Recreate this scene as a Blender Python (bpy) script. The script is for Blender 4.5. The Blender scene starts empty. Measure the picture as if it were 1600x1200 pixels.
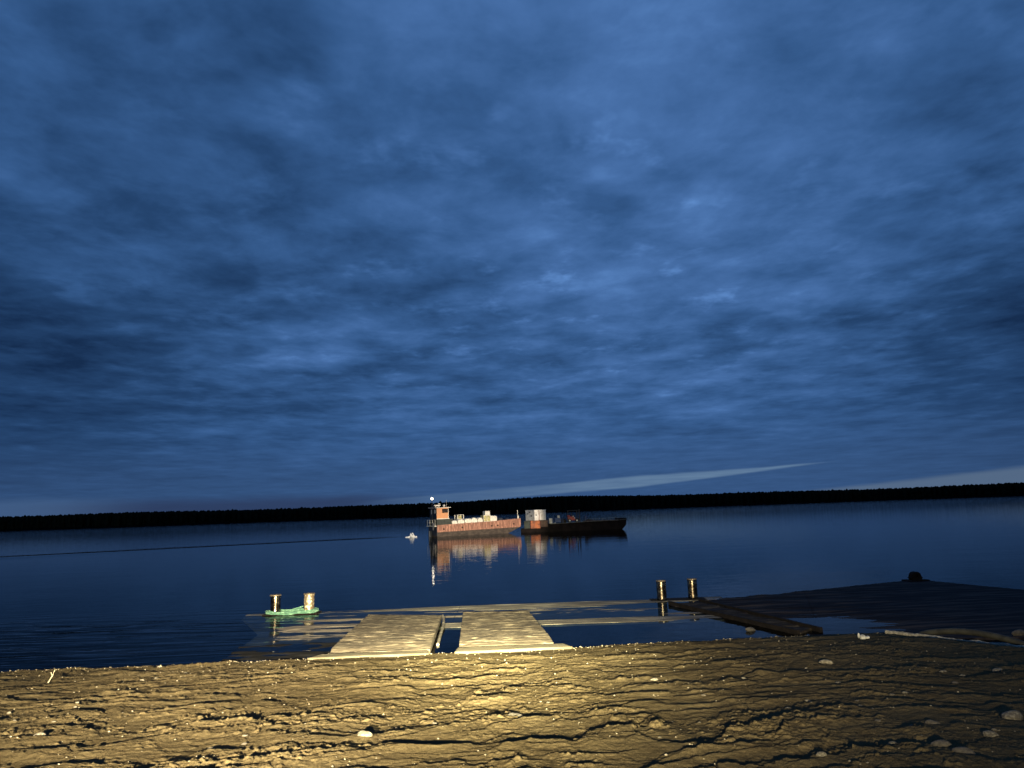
import bpy, bmesh, math, random
import numpy as np
from mathutils import Vector, Matrix
R = math.radians
rnd = random.Random(7)
scene = bpy.context.scene
COL = scene.collection

# ------------------------------------------------------------------ camera
cam_d = bpy.data.cameras.new('camera')
cam_d.sensor_width = 36.0
cam_d.lens = 36.0 * 1155.0 / 1600.0
cam_d.clip_end = 6000
cam = bpy.data.objects.new('camera', cam_d)
COL.objects.link(cam)
roll, pitch = R(1.98), math.atan(194.0 / 1155.0)
f = Vector((0, math.cos(pitch), math.sin(pitch)))
r0 = Vector((1, 0, 0)); u0 = r0.cross(f)
r = math.cos(roll) * r0 - math.sin(roll) * u0
u = math.sin(roll) * r0 + math.cos(roll) * u0
cam.matrix_world = Matrix(((r.x, u.x, -f.x, 0), (r.y, u.y, -f.y, 0), (r.z, u.z, -f.z, 4.0), (0, 0, 0, 1)))
scene.camera = cam

# ------------------------------------------------------------------ exposure
scene.view_settings.view_transform = 'Standard'
scene.view_settings.look = 'None'
scene.view_settings.exposure = 0.0
scene.view_settings.gamma = 1.0
scene.cycles.max_bounces = 6
scene.cycles.transparent_max_bounces = 12
scene.cycles.sample_clamp_indirect = 4.0
scene.cycles.use_denoising = True


# ------------------------------------------------------------------ node maths helper
class X:
    """A scalar socket with operators, so that shader formulas stay readable."""
    nt = None

    def __init__(s, v): s.v = v

    @staticmethod
    def op(o, *a, clamp=False):
        n = X.nt.nodes.new('ShaderNodeMath'); n.operation = o; n.use_clamp = clamp
        for i, q in enumerate(a):
            if isinstance(q, X): q = q.v
            if isinstance(q, (int, float)): n.inputs[i].default_value = q
            else: X.nt.links.new(q, n.inputs[i])
        return X(n.outputs[0])

    def __add__(s, o): return X.op('ADD', s, o)
    __radd__ = __add__
    def __sub__(s, o): return X.op('SUBTRACT', s, o)
    def __rsub__(s, o): return X.op('SUBTRACT', o, s)
    def __mul__(s, o): return X.op('MULTIPLY', s, o)
    __rmul__ = __mul__
    def __truediv__(s, o): return X.op('DIVIDE', s, o)
    def __rtruediv__(s, o): return X.op('DIVIDE', o, s)
    def __neg__(s): return X.op('MULTIPLY', s, -1.0)
    def sat(s): return X.op('ADD', s, 0.0, clamp=True)


def step(x, a, b):                       # smoothstep from a to b
    n = X.nt.nodes.new('ShaderNodeMapRange'); n.interpolation_type = 'SMOOTHSTEP'
    X.nt.links.new(x.v, n.inputs[0])
    lo, hi, t0, t1 = (a, b, 0.0, 1.0) if a < b else (b, a, 1.0, 0.0)
    n.inputs[1].default_value = lo; n.inputs[2].default_value = hi
    n.inputs[3].default_value = t0; n.inputs[4].default_value = t1
    return X(n.outputs[0])


def gauss(x, c, w):
    t = (x - c) * (1.0 / w)
    return X.op('EXPONENT', -(t * t))


def comb(a, b, c):
    n = X.nt.nodes.new('ShaderNodeCombineXYZ')
    for i, q in enumerate((a, b, c)):
        if isinstance(q, X): X.nt.links.new(q.v, n.inputs[i])
        else: n.inputs[i].default_value = q
    return n.outputs[0]


def noise(vec, scale, detail=4.0, rough=0.55, dist=0.0, kind='FBM'):
    n = X.nt.nodes.new('ShaderNodeTexNoise'); n.noise_type = kind
    n.inputs['Scale'].default_value = scale; n.inputs['Detail'].default_value = detail
    n.inputs['Roughness'].default_value = rough; n.inputs['Distortion'].default_value = dist
    X.nt.links.new(vec, n.inputs['Vector'])
    return X(n.outputs[0])


def mixc(fac, a, b, blend='MIX'):
    n = X.nt.nodes.new('ShaderNodeMix'); n.data_type = 'RGBA'; n.blend_type = blend
    if isinstance(fac, X): X.nt.links.new(fac.v, n.inputs[0])
    else: n.inputs[0].default_value = fac
    for q, i in ((a, 6), (b, 7)):
        if isinstance(q, (tuple, list)): n.inputs[i].default_value = (*q[:3], 1)
        else: X.nt.links.new(q, n.inputs[i])
    return n.outputs[2]


# ------------------------------------------------------------------ sky: dusk under broken stratocumulus
world = bpy.data.worlds.new('World'); scene.world = world
world.use_nodes = True
nt = world.node_tree; X.nt = nt
for n in list(nt.nodes): nt.nodes.remove(n)
tc = nt.nodes.new('ShaderNodeTexCoord')
sp = nt.nodes.new('ShaderNodeSeparateXYZ'); nt.links.new(tc.outputs['Generated'], sp.inputs[0])
dx, dy, dz = (X(sp.outputs[i]) for i in range(3))
az = X.op('ARCTAN2', dx, dy) * (180 / math.pi)
el = X.op('ARCSINE', dz) * (180 / math.pi)
zz = X.op('MAXIMUM', dz, 0.0) + 0.055            # flat cloud deck overhead, softly bent at the horizon
px, py = dx / zz, dy / zz
big = noise(comb(px + 3.1, py + 7.7, 0.0), 0.33, 3.0, 0.5, 0.3)
mid = noise(comb(px * 0.9 + 11.3, py + 2.2, 0.0), 1.15, 5.0, 0.56, 0.35)
fin = noise(comb(px + 5.0, py * 0.9 + 9.0, 0.0), 3.3, 5.0, 0.60, 0.15)
opn = noise(comb(px + 31.0, py * 0.9 + 2.0, 0.0), 4.6, 4.0, 0.60, 0.1)
fine2 = noise(comb(px * 0.9 + 1.0, py * 0.75 + 4.0, 0.0), 2.3, 4.0, 0.52, 0.0)
mid2 = noise(comb(px * 0.85 + 21.0, py * 0.7 + 14.0, 0.0), 1.7, 4.0, 0.5, 0.1)
midreg = step(el, 5.0, 12.0) * step(el, 36.0, 26.0) * gauss(az, 4.0, 30.0)
lump = (big - 0.5) * 0.55 + (mid - 0.5) * 0.80 + (mid2 - 0.5) * 0.75 + (fin - 0.5) * 1.15 + step(fine2, 0.56, 0.78) * 0.25 + step(opn, 0.53, 0.80) * (0.10 + 0.34 * midreg) - 0.04
lit = gauss(az, 6.0, 30.0) * (0.55 + 0.45 * step(el, 3.0, 20.0)) + 0.12 * step(el, 22.0, 34.0) + 0.25 * gauss(az, -36.0, 14.0) * step(el, 20.0, 30.0)
dark = gauss(az, -38.0, 15.0) * gauss(el, 11.0, 10.0) * 0.30 + gauss(az, 40.0, 13.0) * gauss(el, 10.0, 11.0) * 0.25 \
    + gauss(az, -12.0, 9.0) * gauss(el, 21.0, 4.5) * 0.10 + gauss(az, 0.0, 7.0) * gauss(el, 26.5, 2.5) * 0.12
open1 = gauss(az, -13.0, 2.0) * gauss(el, 32.0, 2.2) + gauss(az, -7.0, 4.0) * gauss(el, 23.0, 2.6) * 0.55 \
    + gauss(az, 8.0, 9.0) * gauss(el, 16.0, 3.0) * 0.35 + gauss(az, 21.0, 3.0) * gauss(el, 18.3, 1.2) * 0.5
amp = 0.35 + 0.65 * step(el, 1.0, 12.0)
bri = 0.425 + lit * 0.19 - dark + lump * amp * 0.72 + open1 * 0.16
ramp = nt.nodes.new('ShaderNodeValToRGB'); nt.links.new(bri.sat().v, ramp.inputs[0])
els = ramp.color_ramp.elements
els[0].position = 0.0; els[0].color = (0.0075, 0.026, 0.078, 1)
els[1].position = 1.0; els[1].color = (0.115, 0.265, 0.600, 1)
for p_, c_ in ((0.28, (0.0190, 0.060, 0.160)), (0.50, (0.037, 0.106, 0.270)), (0.72, (0.064, 0.160, 0.390))):
    e = els.new(p_); e.color = (*c_, 1)
cloud = ramp.outputs[0]
# lower air: greyer and a little paler
cloud = mixc(step(el, 7.0, 0.5) * 0.55, cloud, (0.036, 0.078, 0.180))
# mauve bank low on the left
mau = step(el + 0.55 * (noise(comb(az * 0.22, el * 0.9, 0.0), 1.0, 4.0) - 0.5), 1.75, 0.9) * step(az, -38.0, -29.0) * step(az, -5.0, -14.0)
cloud = mixc(mau * 0.8, cloud, (0.026, 0.043, 0.105))
# clear strips under the cloud deck
edge = (noise(comb(az * 0.16, el * 1.1, 3.0), 1.0, 5.0, 0.6) - 0.5) * 0.55
upc = 1.15 + (az + 8.0) * 0.056 - X.op('MAXIMUM', az - 9.5, 0.0) * 0.030
lowc = 0.85 + X.op('MAXIMUM', az, 0.0) * 0.047 + X.op('MINIMUM', az, 0.0) * 0.075 + X.op('MAXIMUM', az - 9.5, 0.0) * 0.041
s1 = step(el + edge * 0.6, 0.18, -0.10)
strip = step((upc + edge * 0.5) - el, -0.04, 0.16) * step(el - (lowc + edge * 0.3), -0.10, 0.08) * step(az, -13.0, -6.0) * step(az, 31.0, 22.0)
strip = strip * (0.35 + 0.65 * step(az, -6.0, 9.0)) * (0.75 + 0.9 * (noise(comb(az * 0.3, el * 5.0, 1.0), 1.0, 4.0) - 0.5))
low2 = step(1.55 + (az - 34.0) * 0.080 + edge * 0.7 - el, -0.1, 0.3) * step(az, 12.0, 26.0)
left = step(az, -25.0, -33.0) * step(el + edge * 0.6, 1.9, 1.2)
cloud = mixc(strip.sat() * 0.95, cloud, (0.140, 0.235, 0.370))
cloud = mixc(low2.sat() * 0.75, cloud, (0.108, 0.165, 0.255))
cloud = mixc(left.sat() * 0.55, cloud, (0.068, 0.135, 0.275))
sky = nt.nodes.new('ShaderNodeTexSky'); sky.sky_type = 'NISHITA'; sky.sun_disc = False
sky.sun_elevation = R(1.0); sky.sun_rotation = R(200.0)
bg1 = nt.nodes.new('ShaderNodeBackground'); nt.links.new(sky.outputs[0], bg1.inputs[0]); bg1.inputs[1].default_value = 0.0004
bg2 = nt.nodes.new('ShaderNodeBackground'); nt.links.new(cloud, bg2.inputs[0]); bg2.inputs[1].default_value = 0.96
add = nt.nodes.new('ShaderNodeAddShader'); nt.links.new(bg1.outputs[0], add.inputs[0]); nt.links.new(bg2.outputs[0], add.inputs[1])
wo = nt.nodes.new('ShaderNodeOutputWorld'); nt.links.new(add.outputs[0], wo.inputs[0])

# faint, very soft remainder of the sun behind the overcast
sd = bpy.data.lights.new('sun', 'SUN'); sd.energy = 0.006; sd.angle = R(30); sd.color = (0.75, 0.85, 1.0)
so = bpy.data.objects.new('sun', sd); COL.objects.link(so)
so.rotation_euler = (R(70), 0, R(160))


# ------------------------------------------------------------------ headlamps of the vehicle parked behind the camera
def lamp(name, loc, target, energy, color, pattern, radius, cone=150):
    d = bpy.data.lights.new(name, 'SPOT'); d.energy = energy; d.color = color
    d.spot_size = R(cone); d.spot_blend = 0.3; d.shadow_soft_size = radius
    o = bpy.data.objects.new(name, d); COL.objects.link(o)
    o.location = loc
    o.rotation_euler = (Vector(target) - Vector(loc)).to_track_quat('-Z', 'Y').to_euler()
    if pattern:
        d.use_nodes = True; X.nt = d.node_tree
        for n in list(X.nt.nodes): X.nt.nodes.remove(n)
        t = X.nt.nodes.new('ShaderNodeTexCoord'); s = X.nt.nodes.new('ShaderNodeSeparateXYZ')
        X.nt.links.new(t.outputs['Normal'], s.inputs[0])
        lx, ly, lz = (X(s.outputs[i]) for i in range(3))
        az_ = X.op('ABSOLUTE', lz)
        st = pattern(lx / az_, ly / az_)
        em = X.nt.nodes.new('ShaderNodeEmission'); X.nt.links.new(st.v, em.inputs[1])
        out = X.nt.nodes.new('ShaderNodeOutputLight'); X.nt.links.new(em.outputs[0], out.inputs[0])
    return o


def vcut(v, nearest):
    # headlamp optics: the beam is thrown far and thins out quickly towards the bumper
    return X.op('EXPONENT', X.op('MINIMUM', v + 0.165, 0.0) * nearest) * step(v, 0.03, -0.06)


LZ = 4.25
lamp('headlamp_wide', (-0.9, -4.5, LZ), (-0.9, 100, LZ), 620000, (1.0, 0.84, 0.51),
     lambda a, v: vcut(v, 33.0) * (0.50 + 0.50 * step(v, -0.12, -0.16)) * (gauss(a, -0.22, 0.33) + 0.055 * gauss(a, 0.05, 0.55)) , 0.06)
lamp('headlamp_beam', (0.5, -4.5, LZ), (0.5, 100, LZ), 1350000, (1.0, 0.90, 0.50),
     lambda a, v: vcut(v, 72.0) * gauss(a, -0.055, 0.12) * (0.26 + 0.74 * step(v, -0.135, -0.168)), 0.06)
# shore searchlight far to the right, sweeping the passing boat
lamp('shore_searchlight', (75, 8, 6), (-7.4, 120.3, 2.2), 0.9e6, (1.0, 0.82, 0.62), None, 0.2, cone=10.8)


# ------------------------------------------------------------------ numpy noise
def _h(ix, iy, seed):
    n = (ix.astype(np.int64) * 374761393 + iy.astype(np.int64) * 668265263 + seed * 974634777) & 0xffffffff
    n = ((n ^ (n >> 13)) * 1274126177) & 0xffffffff
    return ((n ^ (n >> 16)) & 0xffff) / 65535.0


def vn(x, y, seed=0):
    ix = np.floor(x); iy = np.floor(y)
    fx = x - ix; fy = y - iy
    fx = fx * fx * fx * (fx * (fx * 6 - 15) + 10); fy = fy * fy * fy * (fy * (fy * 6 - 15) + 10)
    a = _h(ix, iy, seed); b = _h(ix + 1, iy, seed); c = _h(ix, iy + 1, seed); d = _h(ix + 1, iy + 1, seed)
    return (a * (1 - fx) + b * fx) * (1 - fy) + (c * (1 - fx) + d * fx) * fy - 0.5


def fbm(x, y, o=4, seed=0, g=0.5):
    s = 0; a = 1.0
    for i in range(o):
        s = s + a * vn(x * 0.866 - y * 0.5 + 13.7 * i, x * 0.5 + y * 0.866 + 7.1 * i, seed + i)
        x = x * 2.03; y = y * 2.03; a *= g
    return s


def gauss_np(x, c, w): return np.exp(-((x - c) / w) ** 2)


def sst(x, a, b):
    t = np.clip((x - a) / (b - a), 0, 1)
    return t * t * (3 - 2 * t)


# ------------------------------------------------------------------ materials
MATS = {}


def mat(name, color, rough=0.7, metal=0.0, var=0.0, vscale=3.0, color2=None, bump=0.0, bscale=20.0, spec=0.5,
        emit=None, estr=0.0, stretch=(1, 1, 1)):
    if name in MATS: return MATS[name]
    m = bpy.data.materials.new(name); m.use_nodes = True
    X.nt = m.node_tree
    b = m.node_tree.nodes['Principled BSDF']
    b.inputs['Base Color'].default_value = (*color, 1)
    b.inputs['Roughness'].default_value = rough
    b.inputs['Metallic'].default_value = metal
    b.inputs['Specular IOR Level'].default_value = spec
    t = m.node_tree.nodes.new('ShaderNodeTexCoord')
    mp = m.node_tree.nodes.new('ShaderNodeMapping'); mp.inputs['Scale'].default_value = stretch
    m.node_tree.links.new(t.outputs['Object'], mp.inputs[0])
    c2 = color2 or tuple(c * 0.45 for c in color)
    if var:
        nn = noise(mp.outputs[0], vscale, 6.0, 0.62)
        col = mixc(step(nn, 0.5 - 0.5 * (1.05 - var) * 0.5, 0.5 + 0.12), c2, color)
        m.node_tree.links.new(col, b.inputs['Base Color'])
    if bump:
        bn = noise(mp.outputs[0], bscale, 5.0, 0.6)
        bp = m.node_tree.nodes.new('ShaderNodeBump'); bp.inputs['Distance'].default_value = bump
        m.node_tree.links.new(bn.v, bp.inputs['Height']); m.node_tree.links.new(bp.outputs[0], b.inputs['Normal'])
    if emit:
        b.inputs['Emission Color'].default_value = (*emit, 1); b.inputs['Emission Strength'].default_value = estr
    MATS[name] = m
    return m


def sand_material():
    m = bpy.data.materials.new('wet_sand'); m.use_nodes = True; X.nt = m.node_tree
    b = m.node_tree.nodes['Principled BSDF']
    t = m.node_tree.nodes.new('ShaderNodeTexCoord'); v = t.outputs['Object']
    n1 = noise(v, 0.35, 5.0, 0.6); n2 = noise(v, 3.0, 6.0, 0.65); n3 = noise(v, 60.0, 3.0, 0.7)
    col = mixc(step(n1, 0.35, 0.65), (0.080, 0.062, 0.033), (0.108, 0.085, 0.047))
    col = mixc(step(n2, 0.46, 0.66) * 0.55, col, (0.055, 0.040, 0.022))
    n4 = noise(v, 170.0, 2.0, 0.6)
    col = mixc(step(n4, 0.35, 0.65), mixc(0.5, col, (0.03, 0.02, 0.01)), mixc(0.3, col, (0.16, 0.13, 0.08)))
    col = mixc(step(n3, 0.60, 0.72) * 0.70, col, (0.17, 0.14, 0.095))
    col = mixc(step(n3, 0.40, 0.28) * 0.45, col, (0.030, 0.022, 0.013))
    sz = m.node_tree.nodes.new('ShaderNodeSeparateXYZ'); m.node_tree.links.new(v, sz.inputs[0])
    col = mixc(step(X(sz.outputs[2]), -0.02, -0.10), col, (0.010, 0.010, 0.008))
    m.node_tree.links.new(col, b.inputs['Base Color'])
    b.inputs['Roughness'].default_value = 1.0; b.inputs['Specular IOR Level'].default_value = 0.0
    bn = noise(v, 38.0, 6.0, 0.75)
    bp = m.node_tree.nodes.new('ShaderNodeBump'); bp.inputs['Distance'].default_value = 0.016
    m.node_tree.links.new(bn.v, bp.inputs['Height']); m.node_tree.links.new(bp.outputs[0], b.inputs['Normal'])
    return m


def water_material():
    m = bpy.data.materials.new('river_water'); m.use_nodes = True; X.nt = m.node_tree
    L = m.node_tree.links
    for n in list(m.node_tree.nodes): m.node_tree.nodes.remove(n)
    t = m.node_tree.nodes.new('ShaderNodeTexCoord'); s = m.node_tree.nodes.new('ShaderNodeSeparateXYZ')
    L.new(t.outputs['Object'], s.inputs[0])
    x, y = X(s.outputs[0]), X(s.outputs[1])
    # gentle ripples, long crests across the view
    h = noise(comb(x * 0.55, y, 0.0), 1.6, 3.0, 0.5) * 0.009
    h = h + noise(comb(x * 0.35, y, 4.0), 0.30, 2.0, 0.5) * 0.016
    # low swell lines running in to the bank on the left
    near = step(y, 36.0, 27.0) * step(x, -4.0, -12.0)
    wob = noise(comb(x * 0.12, y * 0.2, 2.0), 1.0, 3.0, 0.5)
    h = h + near * noise(comb(x * 0.10, y + wob * 1.5, 7.0), 1.55, 2.0, 0.55) * 0.085
    # wake of the boat: two diverging ridges and a churned line
    def line(x0, y0, x1, y1, w, a, s0=-1.0, s1=30.0):
        dx_, dy_ = x1 - x0, y1 - y0; ll = math.hypot(dx_, dy_)
        d = ((x - x0) * (dy_ / ll) - (y - y0) * (dx_ / ll)) + (noise(comb(x * 0.08, y * 0.08, 1.0), 1.0, 2.0) - 0.5) * 0.7
        al = (x - x0) * (dx_ / ll) + (y - y0) * (dy_ / ll)
        return gauss(d, 0.0, w) * step(al, s0, s1) * a
    h = h + line(-16.5, 121.8, -66, 95.3, 5.0, 0.055, 0.0, 10.0) + line(-16.5, 121.8, -66, 97.5, 2.2, 0.018, 0.0, 10.0)
    h = h + step(y, 160.0, 420.0) * noise(comb(x * 0.6, y, 9.0), 0.55, 2.0, 0.5) * 0.11
    bp = m.node_tree.nodes.new('ShaderNodeBump'); bp.inputs['Distance'].default_value = 1.0
    bp.inputs['Strength'].default_value = 1.0
    L.new(h.v, bp.inputs['Height'])
    fr = m.node_tree.nodes.new('ShaderNodeFresnel'); fr.inputs[0].default_value = 1.333; L.new(bp.outputs[0], fr.inputs[1])
    tr = m.node_tree.nodes.new('ShaderNodeBsdfTransparent'); tr.inputs[0].default_value = (0.42, 0.50, 0.50, 1)
    gl = m.node_tree.nodes.new('ShaderNodeBsdfGlossy'); gl.inputs['Roughness'].default_value = 0.015
    gl.inputs[0].default_value = (0.95, 0.97, 1.0, 1)
    L.new(bp.outputs[0], gl.inputs['Normal'])
    mx = m.node_tree.nodes.new('ShaderNodeMixShader')
    fac = X.op('POWER', X(fr.outputs[0]), 1.5) * 0.78
    L.new(fac.v, mx.inputs[0]); L.new(tr.outputs[0], mx.inputs[1]); L.new(gl.outputs[0], mx.inputs[2])
    o = m.node_tree.nodes.new('ShaderNodeOutputMaterial'); L.new(mx.outputs[0], o.inputs[0])
    return m


# ------------------------------------------------------------------ object helpers
def tag(o, label=None, cat=None, group=None, kind=None):
    if label: o['label'] = label
    if cat: o['category'] = cat
    if group: o['group'] = group
    if kind: o['kind'] = kind
    return o


def empty(name, loc, rz=0.0, **k):
    o = bpy.data.objects.new(name, None); o.empty_display_size = 0.2
    COL.objects.link(o); o.location = loc; o.rotation_euler = (0, 0, rz)
    return tag(o, **k)


def mesh_np(name, verts, faces, m, parent=None, smooth=True):
    me = bpy.data.meshes.new(name)
    nf = len(faces)
    me.vertices.add(len(verts)); me.vertices.foreach_set('co', np.asarray(verts, np.float32).ravel())
    fa = np.asarray(faces, np.int32); k = fa.shape[1]
    me.loops.add(nf * k); me.loops.foreach_set('vertex_index', fa.ravel())
    me.polygons.add(nf); me.polygons.foreach_set('loop_start', np.arange(0, nf * k, k, dtype=np.int32))
    me.polygons.foreach_set('loop_total', np.full(nf, k, np.int32))
    if smooth: me.polygons.foreach_set('use_smooth', np.ones(nf, bool))
    me.update(); me.validate()
    me.materials.append(m)
    o = bpy.data.objects.new(name, me); COL.objects.link(o)
    if parent: o.parent = parent
    return o


def grid_faces(nr, nc, off=0):
    i = np.arange(nr - 1)[:, None] * nc + np.arange(nc - 1)[None, :] + off
    return np.stack([i, i + 1, i + nc + 1, i + nc], -1).reshape(-1, 4)


class MB:
    def __init__(s): s.bm = bmesh.new()

    def box(s, x0, x1, y0, y1, z0, z1, rz=0.0, bev=0.0, piv=None):
        r_ = bmesh.ops.create_cube(s.bm, size=1.0)
        vs = r_['verts']
        for v in vs: v.co = Vector(((x0 + x1) / 2 + v.co.x * (x1 - x0), (y0 + y1) / 2 + v.co.y * (y1 - y0), (z0 + z1) / 2 + v.co.z * (z1 - z0)))
        if rz:
            c = Vector(piv) if piv else Vector(((x0 + x1) / 2, (y0 + y1) / 2, 0))
            bmesh.ops.rotate(s.bm, verts=vs, cent=c, matrix=Matrix.Rotation(rz, 3, 'Z'))
        if bev:
            es = list({e for v in vs for e in v.link_edges})
            bmesh.ops.bevel(s.bm, geom=es, offset=bev, segments=2, affect='EDGES', profile=0.6)
        return s

    def cyl(s, p0, p1, r0_, r1_=None, n=16):
        p0, p1 = Vector(p0), Vector(p1); r1_ = r0_ if r1_ is None else r1_
        d = p1 - p0
        q = d.to_track_quat('Z', 'Y').to_matrix().to_4x4()
        bmesh.ops.create_cone(s.bm, cap_ends=True, segments=n, radius1=r0_, radius2=r1_, depth=d.length,
                              matrix=Matrix.Translation((p0 + p1) / 2) @ q)
        return s

    def tube(s, pts, rad, n=8):
        pts = [Vector(p) for p in pts]; rings = []
        for i, p in enumerate(pts):
            t = (pts[min(i + 1, len(pts) - 1)] - pts[max(i - 1, 0)]).normalized()
            a = t.cross(Vector((0, 0, 1)))
            if a.length < 1e-3: a = Vector((1, 0, 0))
            a.normalize(); b = a.cross(t)
            rr = rad(i / (len(pts) - 1)) if callable(rad) else rad
            rings.append([s.bm.verts.new(p + rr * (math.cos(k * 2 * math.pi / n) * a + math.sin(k * 2 * math.pi / n) * b)) for k in range(n)])
        for A, B in zip(rings, rings[1:]):
            for k in range(n): s.bm.faces.new((A[k], A[(k + 1) % n], B[(k + 1) % n], B[k]))
        s.bm.faces.new(rings[0][::-1]); s.bm.faces.new(rings[-1])
        return s

    def prism(s, prof, y0, y1):                     # prof: (x, z) outline
        a = [s.bm.verts.new((p[0], y0, p[1])) for p in prof]; b = [s.bm.verts.new((p[0], y1, p[1])) for p in prof]
        s.bm.faces.new(a); s.bm.faces.new(b[::-1])
        for i in range(len(prof)):
            j = (i + 1) % len(prof); s.bm.faces.new((a[i], b[i], b[j], a[j]))
        return s

    def ball(s, c, rx, ry, rz_, sub=2, jit=0.0, seed=0):
        r_ = bmesh.ops.create_icosphere(s.bm, subdivisions=sub, radius=1.0)
        rr = random.Random(seed)
        ph = [rr.uniform(0, 6.28) for _ in range(6)]
        for v in r_['verts']:
            d = v.co
            k = 1 + jit * (math.sin(3.1 * d.x + ph[0]) + math.sin(2.7 * d.y + ph[1]) + math.sin(3.7 * d.z + ph[2]) + 0.6 * math.sin(6 * d.x + 5 * d.y + ph[3])) / 3
            v.co = Vector((c[0] + d.x * rx * k, c[1] + d.y * ry * k, c[2] + d.z * rz_ * k))
        return s

    def build(s, name, m, parent=None, smooth=False):
        bmesh.ops.recalc_face_normals(s.bm, faces=s.bm.faces)
        me = bpy.data.meshes.new(name); s.bm.to_mesh(me); s.bm.free()
        me.materials.append(m)
        if smooth:
            for p in me.polygons: p.use_smooth = True
            try: me.set_sharp_from_angle(angle=R(40))
            except Exception: pass
        o = bpy.data.objects.new(name, me); COL.objects.link(o)
        if parent: o.parent = parent
        return o


# ------------------------------------------------------------------ beach
SHX = np.array([-400., -60., -30., -14.5, -8.3, -5.6, -2.6, 0., 3.4, 8.3, 10.3, 11.2, 12.3, 14.5, 22., 60., 400.])
SHY = np.array([17., 19., 20.4, 20.9, 21.15, 21.3, 21.45, 21.5, 21.8, 22.2, 22.1, 20.7, 19.2, 18.4, 17.2, 15., 12.])


def shore(x): return np.interp(x, SHX, SHY)


def ground(x, y):
    """Height of the sand bank above the water level."""
    x = np.asarray(x, float); y = np.asarray(y, float)
    ys = shore(x) + 0.25 * fbm(x * 0.7, x * 0 + 3.3, 3, 50) + 0.06 * fbm(x * 6, x * 0 + 1.3, 3, 54)
    d = ys - y
    base = 0.10 + 0.11 * d
    over = np.maximum(base - 2.1, 0); base = np.where(base > 2.1, 2.1 + 0.55 * (1 - np.exp(-over / 0.55)), base)
    drop = np.clip(-d, 0, None)
    base = np.where(d < 0, 0.10 - 0.30 * sst(drop, 0, 0.22) - 0.14 * drop, base)
    base = np.maximum(base, -2.4)
    # wind- and wheel-worn ledges: each rises gently, then breaks off sharply on the river side
    q = y + (x + 1.0) ** 2 / 46.0 - 0.05 * x
    wx = fbm(x * 0.22, y * 0.20, 4, 1, 0.45) * 2.2
    jag = fbm(x * 1.5, y * 0.6, 3, 9, 0.5) * 0.40 + fbm(x * 6, y * 1.8, 4, 19, 0.65) * 0.22 + fbm(x * 22, y * 8, 3, 29, 0.6) * 0.05
    h = 0
    for k, (lam, am, sd_, thr) in enumerate(((2.3, 0.038, 21, -0.06), (1.25, 0.034, 31, -0.12), (0.62, 0.022, 41, -0.10), (0.30, 0.010, 47, -0.02))):
        qq = (q + wx * (1 + 0.3 * k) + jag * (1.0, 0.75, 0.55, 0.35)[k] + 0.8 * k + fbm(x * 0.5, y * 0.5, 2, sd_ + 5) * lam * 0.9) / lam
        fr_ = qq - np.floor(qq)
        cell = np.floor(qq)
        a_ = sst(fbm(x * (0.65 + 0.55 * k) + cell * 5.17, cell * 3.31 + x * 0, 3, sd_), thr - 0.12, thr + 0.28)
        prof = np.where(fr_ < 0.97, sst(fr_, 0.35, 0.97) * 0.45 + 0.55 * fr_ / 0.97, 1 - (fr_ - 0.97) / 0.03)
        h = h + am * a_ * prof
    h = h + 0.030 * fbm(x * 0.9, y * 0.9, 3, 61) + 0.010 * fbm(x * 3.3, y * 4.5, 4, 71, 0.6)
    rough_ = 0.5 + sst(fbm(x * 0.6, y * 0.6, 3, 81), -0.2, 0.35)
    h = h + 0.012 * np.clip(0.12 - np.abs(fbm(x * 2.2 + 4, y * 5.0, 4, 111, 0.6)), 0, 1) * -3 * sst(fbm(x * 0.8, y * 0.8, 2, 115), 0.0, 0.25) * 0.12
    h = h + rough_ * (0.009 * fbm(x * 11, y * 13, 4, 91, 0.62) + 0.0026 * fbm(x * 38, y * 45, 2, 95))
    cl = fbm(x * 8.5, y * 8.5, 3, 131, 0.6); cm = sst(fbm(x * 0.75, y * 1.1, 3, 135), -0.12, 0.30)
    h = h + 0.024 * np.clip(cl - 0.20, 0, 0.35) * (0.25 + cm) * 2.0
    cl2 = vn(x * 24 + fbm(x * 9, y * 9, 2, 141), y * 24, 139); h = h + 0.012 * np.clip(cl2 - 0.22, 0, 0.3) * (0.3 + cm) * 2.2
    bl = vn(x * 14, y * 14, 99); h = h + 0.010 * np.clip(bl - 0.34, 0, 1) * 4 * rough_
    fade = sst(d, -0.1, 0.5)
    smooth_zone = 1 - 0.75 * sst(x, -6.6, -5.4) * sst(x, 2.6, 1.4) * sst(d, 2.6, 1.2)   # packed sand before the ramps
    return base + h * (0.25 + 0.75 * fade) * smooth_zone * (d > -1.2)


us = np.concatenate([np.linspace(-9, -1.2, 90), np.linspace(-1.19, -0.80, 120)[:-1], np.linspace(-0.80, 0.80, 1500), np.linspace(0.801, 1.2, 120), np.linspace(1.22, 9, 90)])
rows = [-40, -30, -22, -16, -12] + list(np.linspace(-9, 5.4, 50))
y_ = 5.5
while y_ < 22.6:
    rows.append(y_); y_ += max(0.012, 0.00050 * (y_ ** 2) / 2.6 * (1.25 if y_ > 12 else 1.0))
rows += list(np.linspace(22.7, 27, 20)) + [29, 33, 40, 60]
rows = np.array(rows)
W = np.maximum(rows, 5.4)
XX = us[None, :] * W[:, None]; YY = np.repeat(rows[:, None], len(us), 1)
ZZ = ground(XX, YY)
SAND = sand_material()
bank = mesh_np('ground', np.stack([XX, YY, ZZ], -1).reshape(-1, 3), grid_faces(len(rows), len(us)), SAND)
tag(bank, 'lit sand river bank with dark broken ledges', 'river bank', kind='structure')

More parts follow.
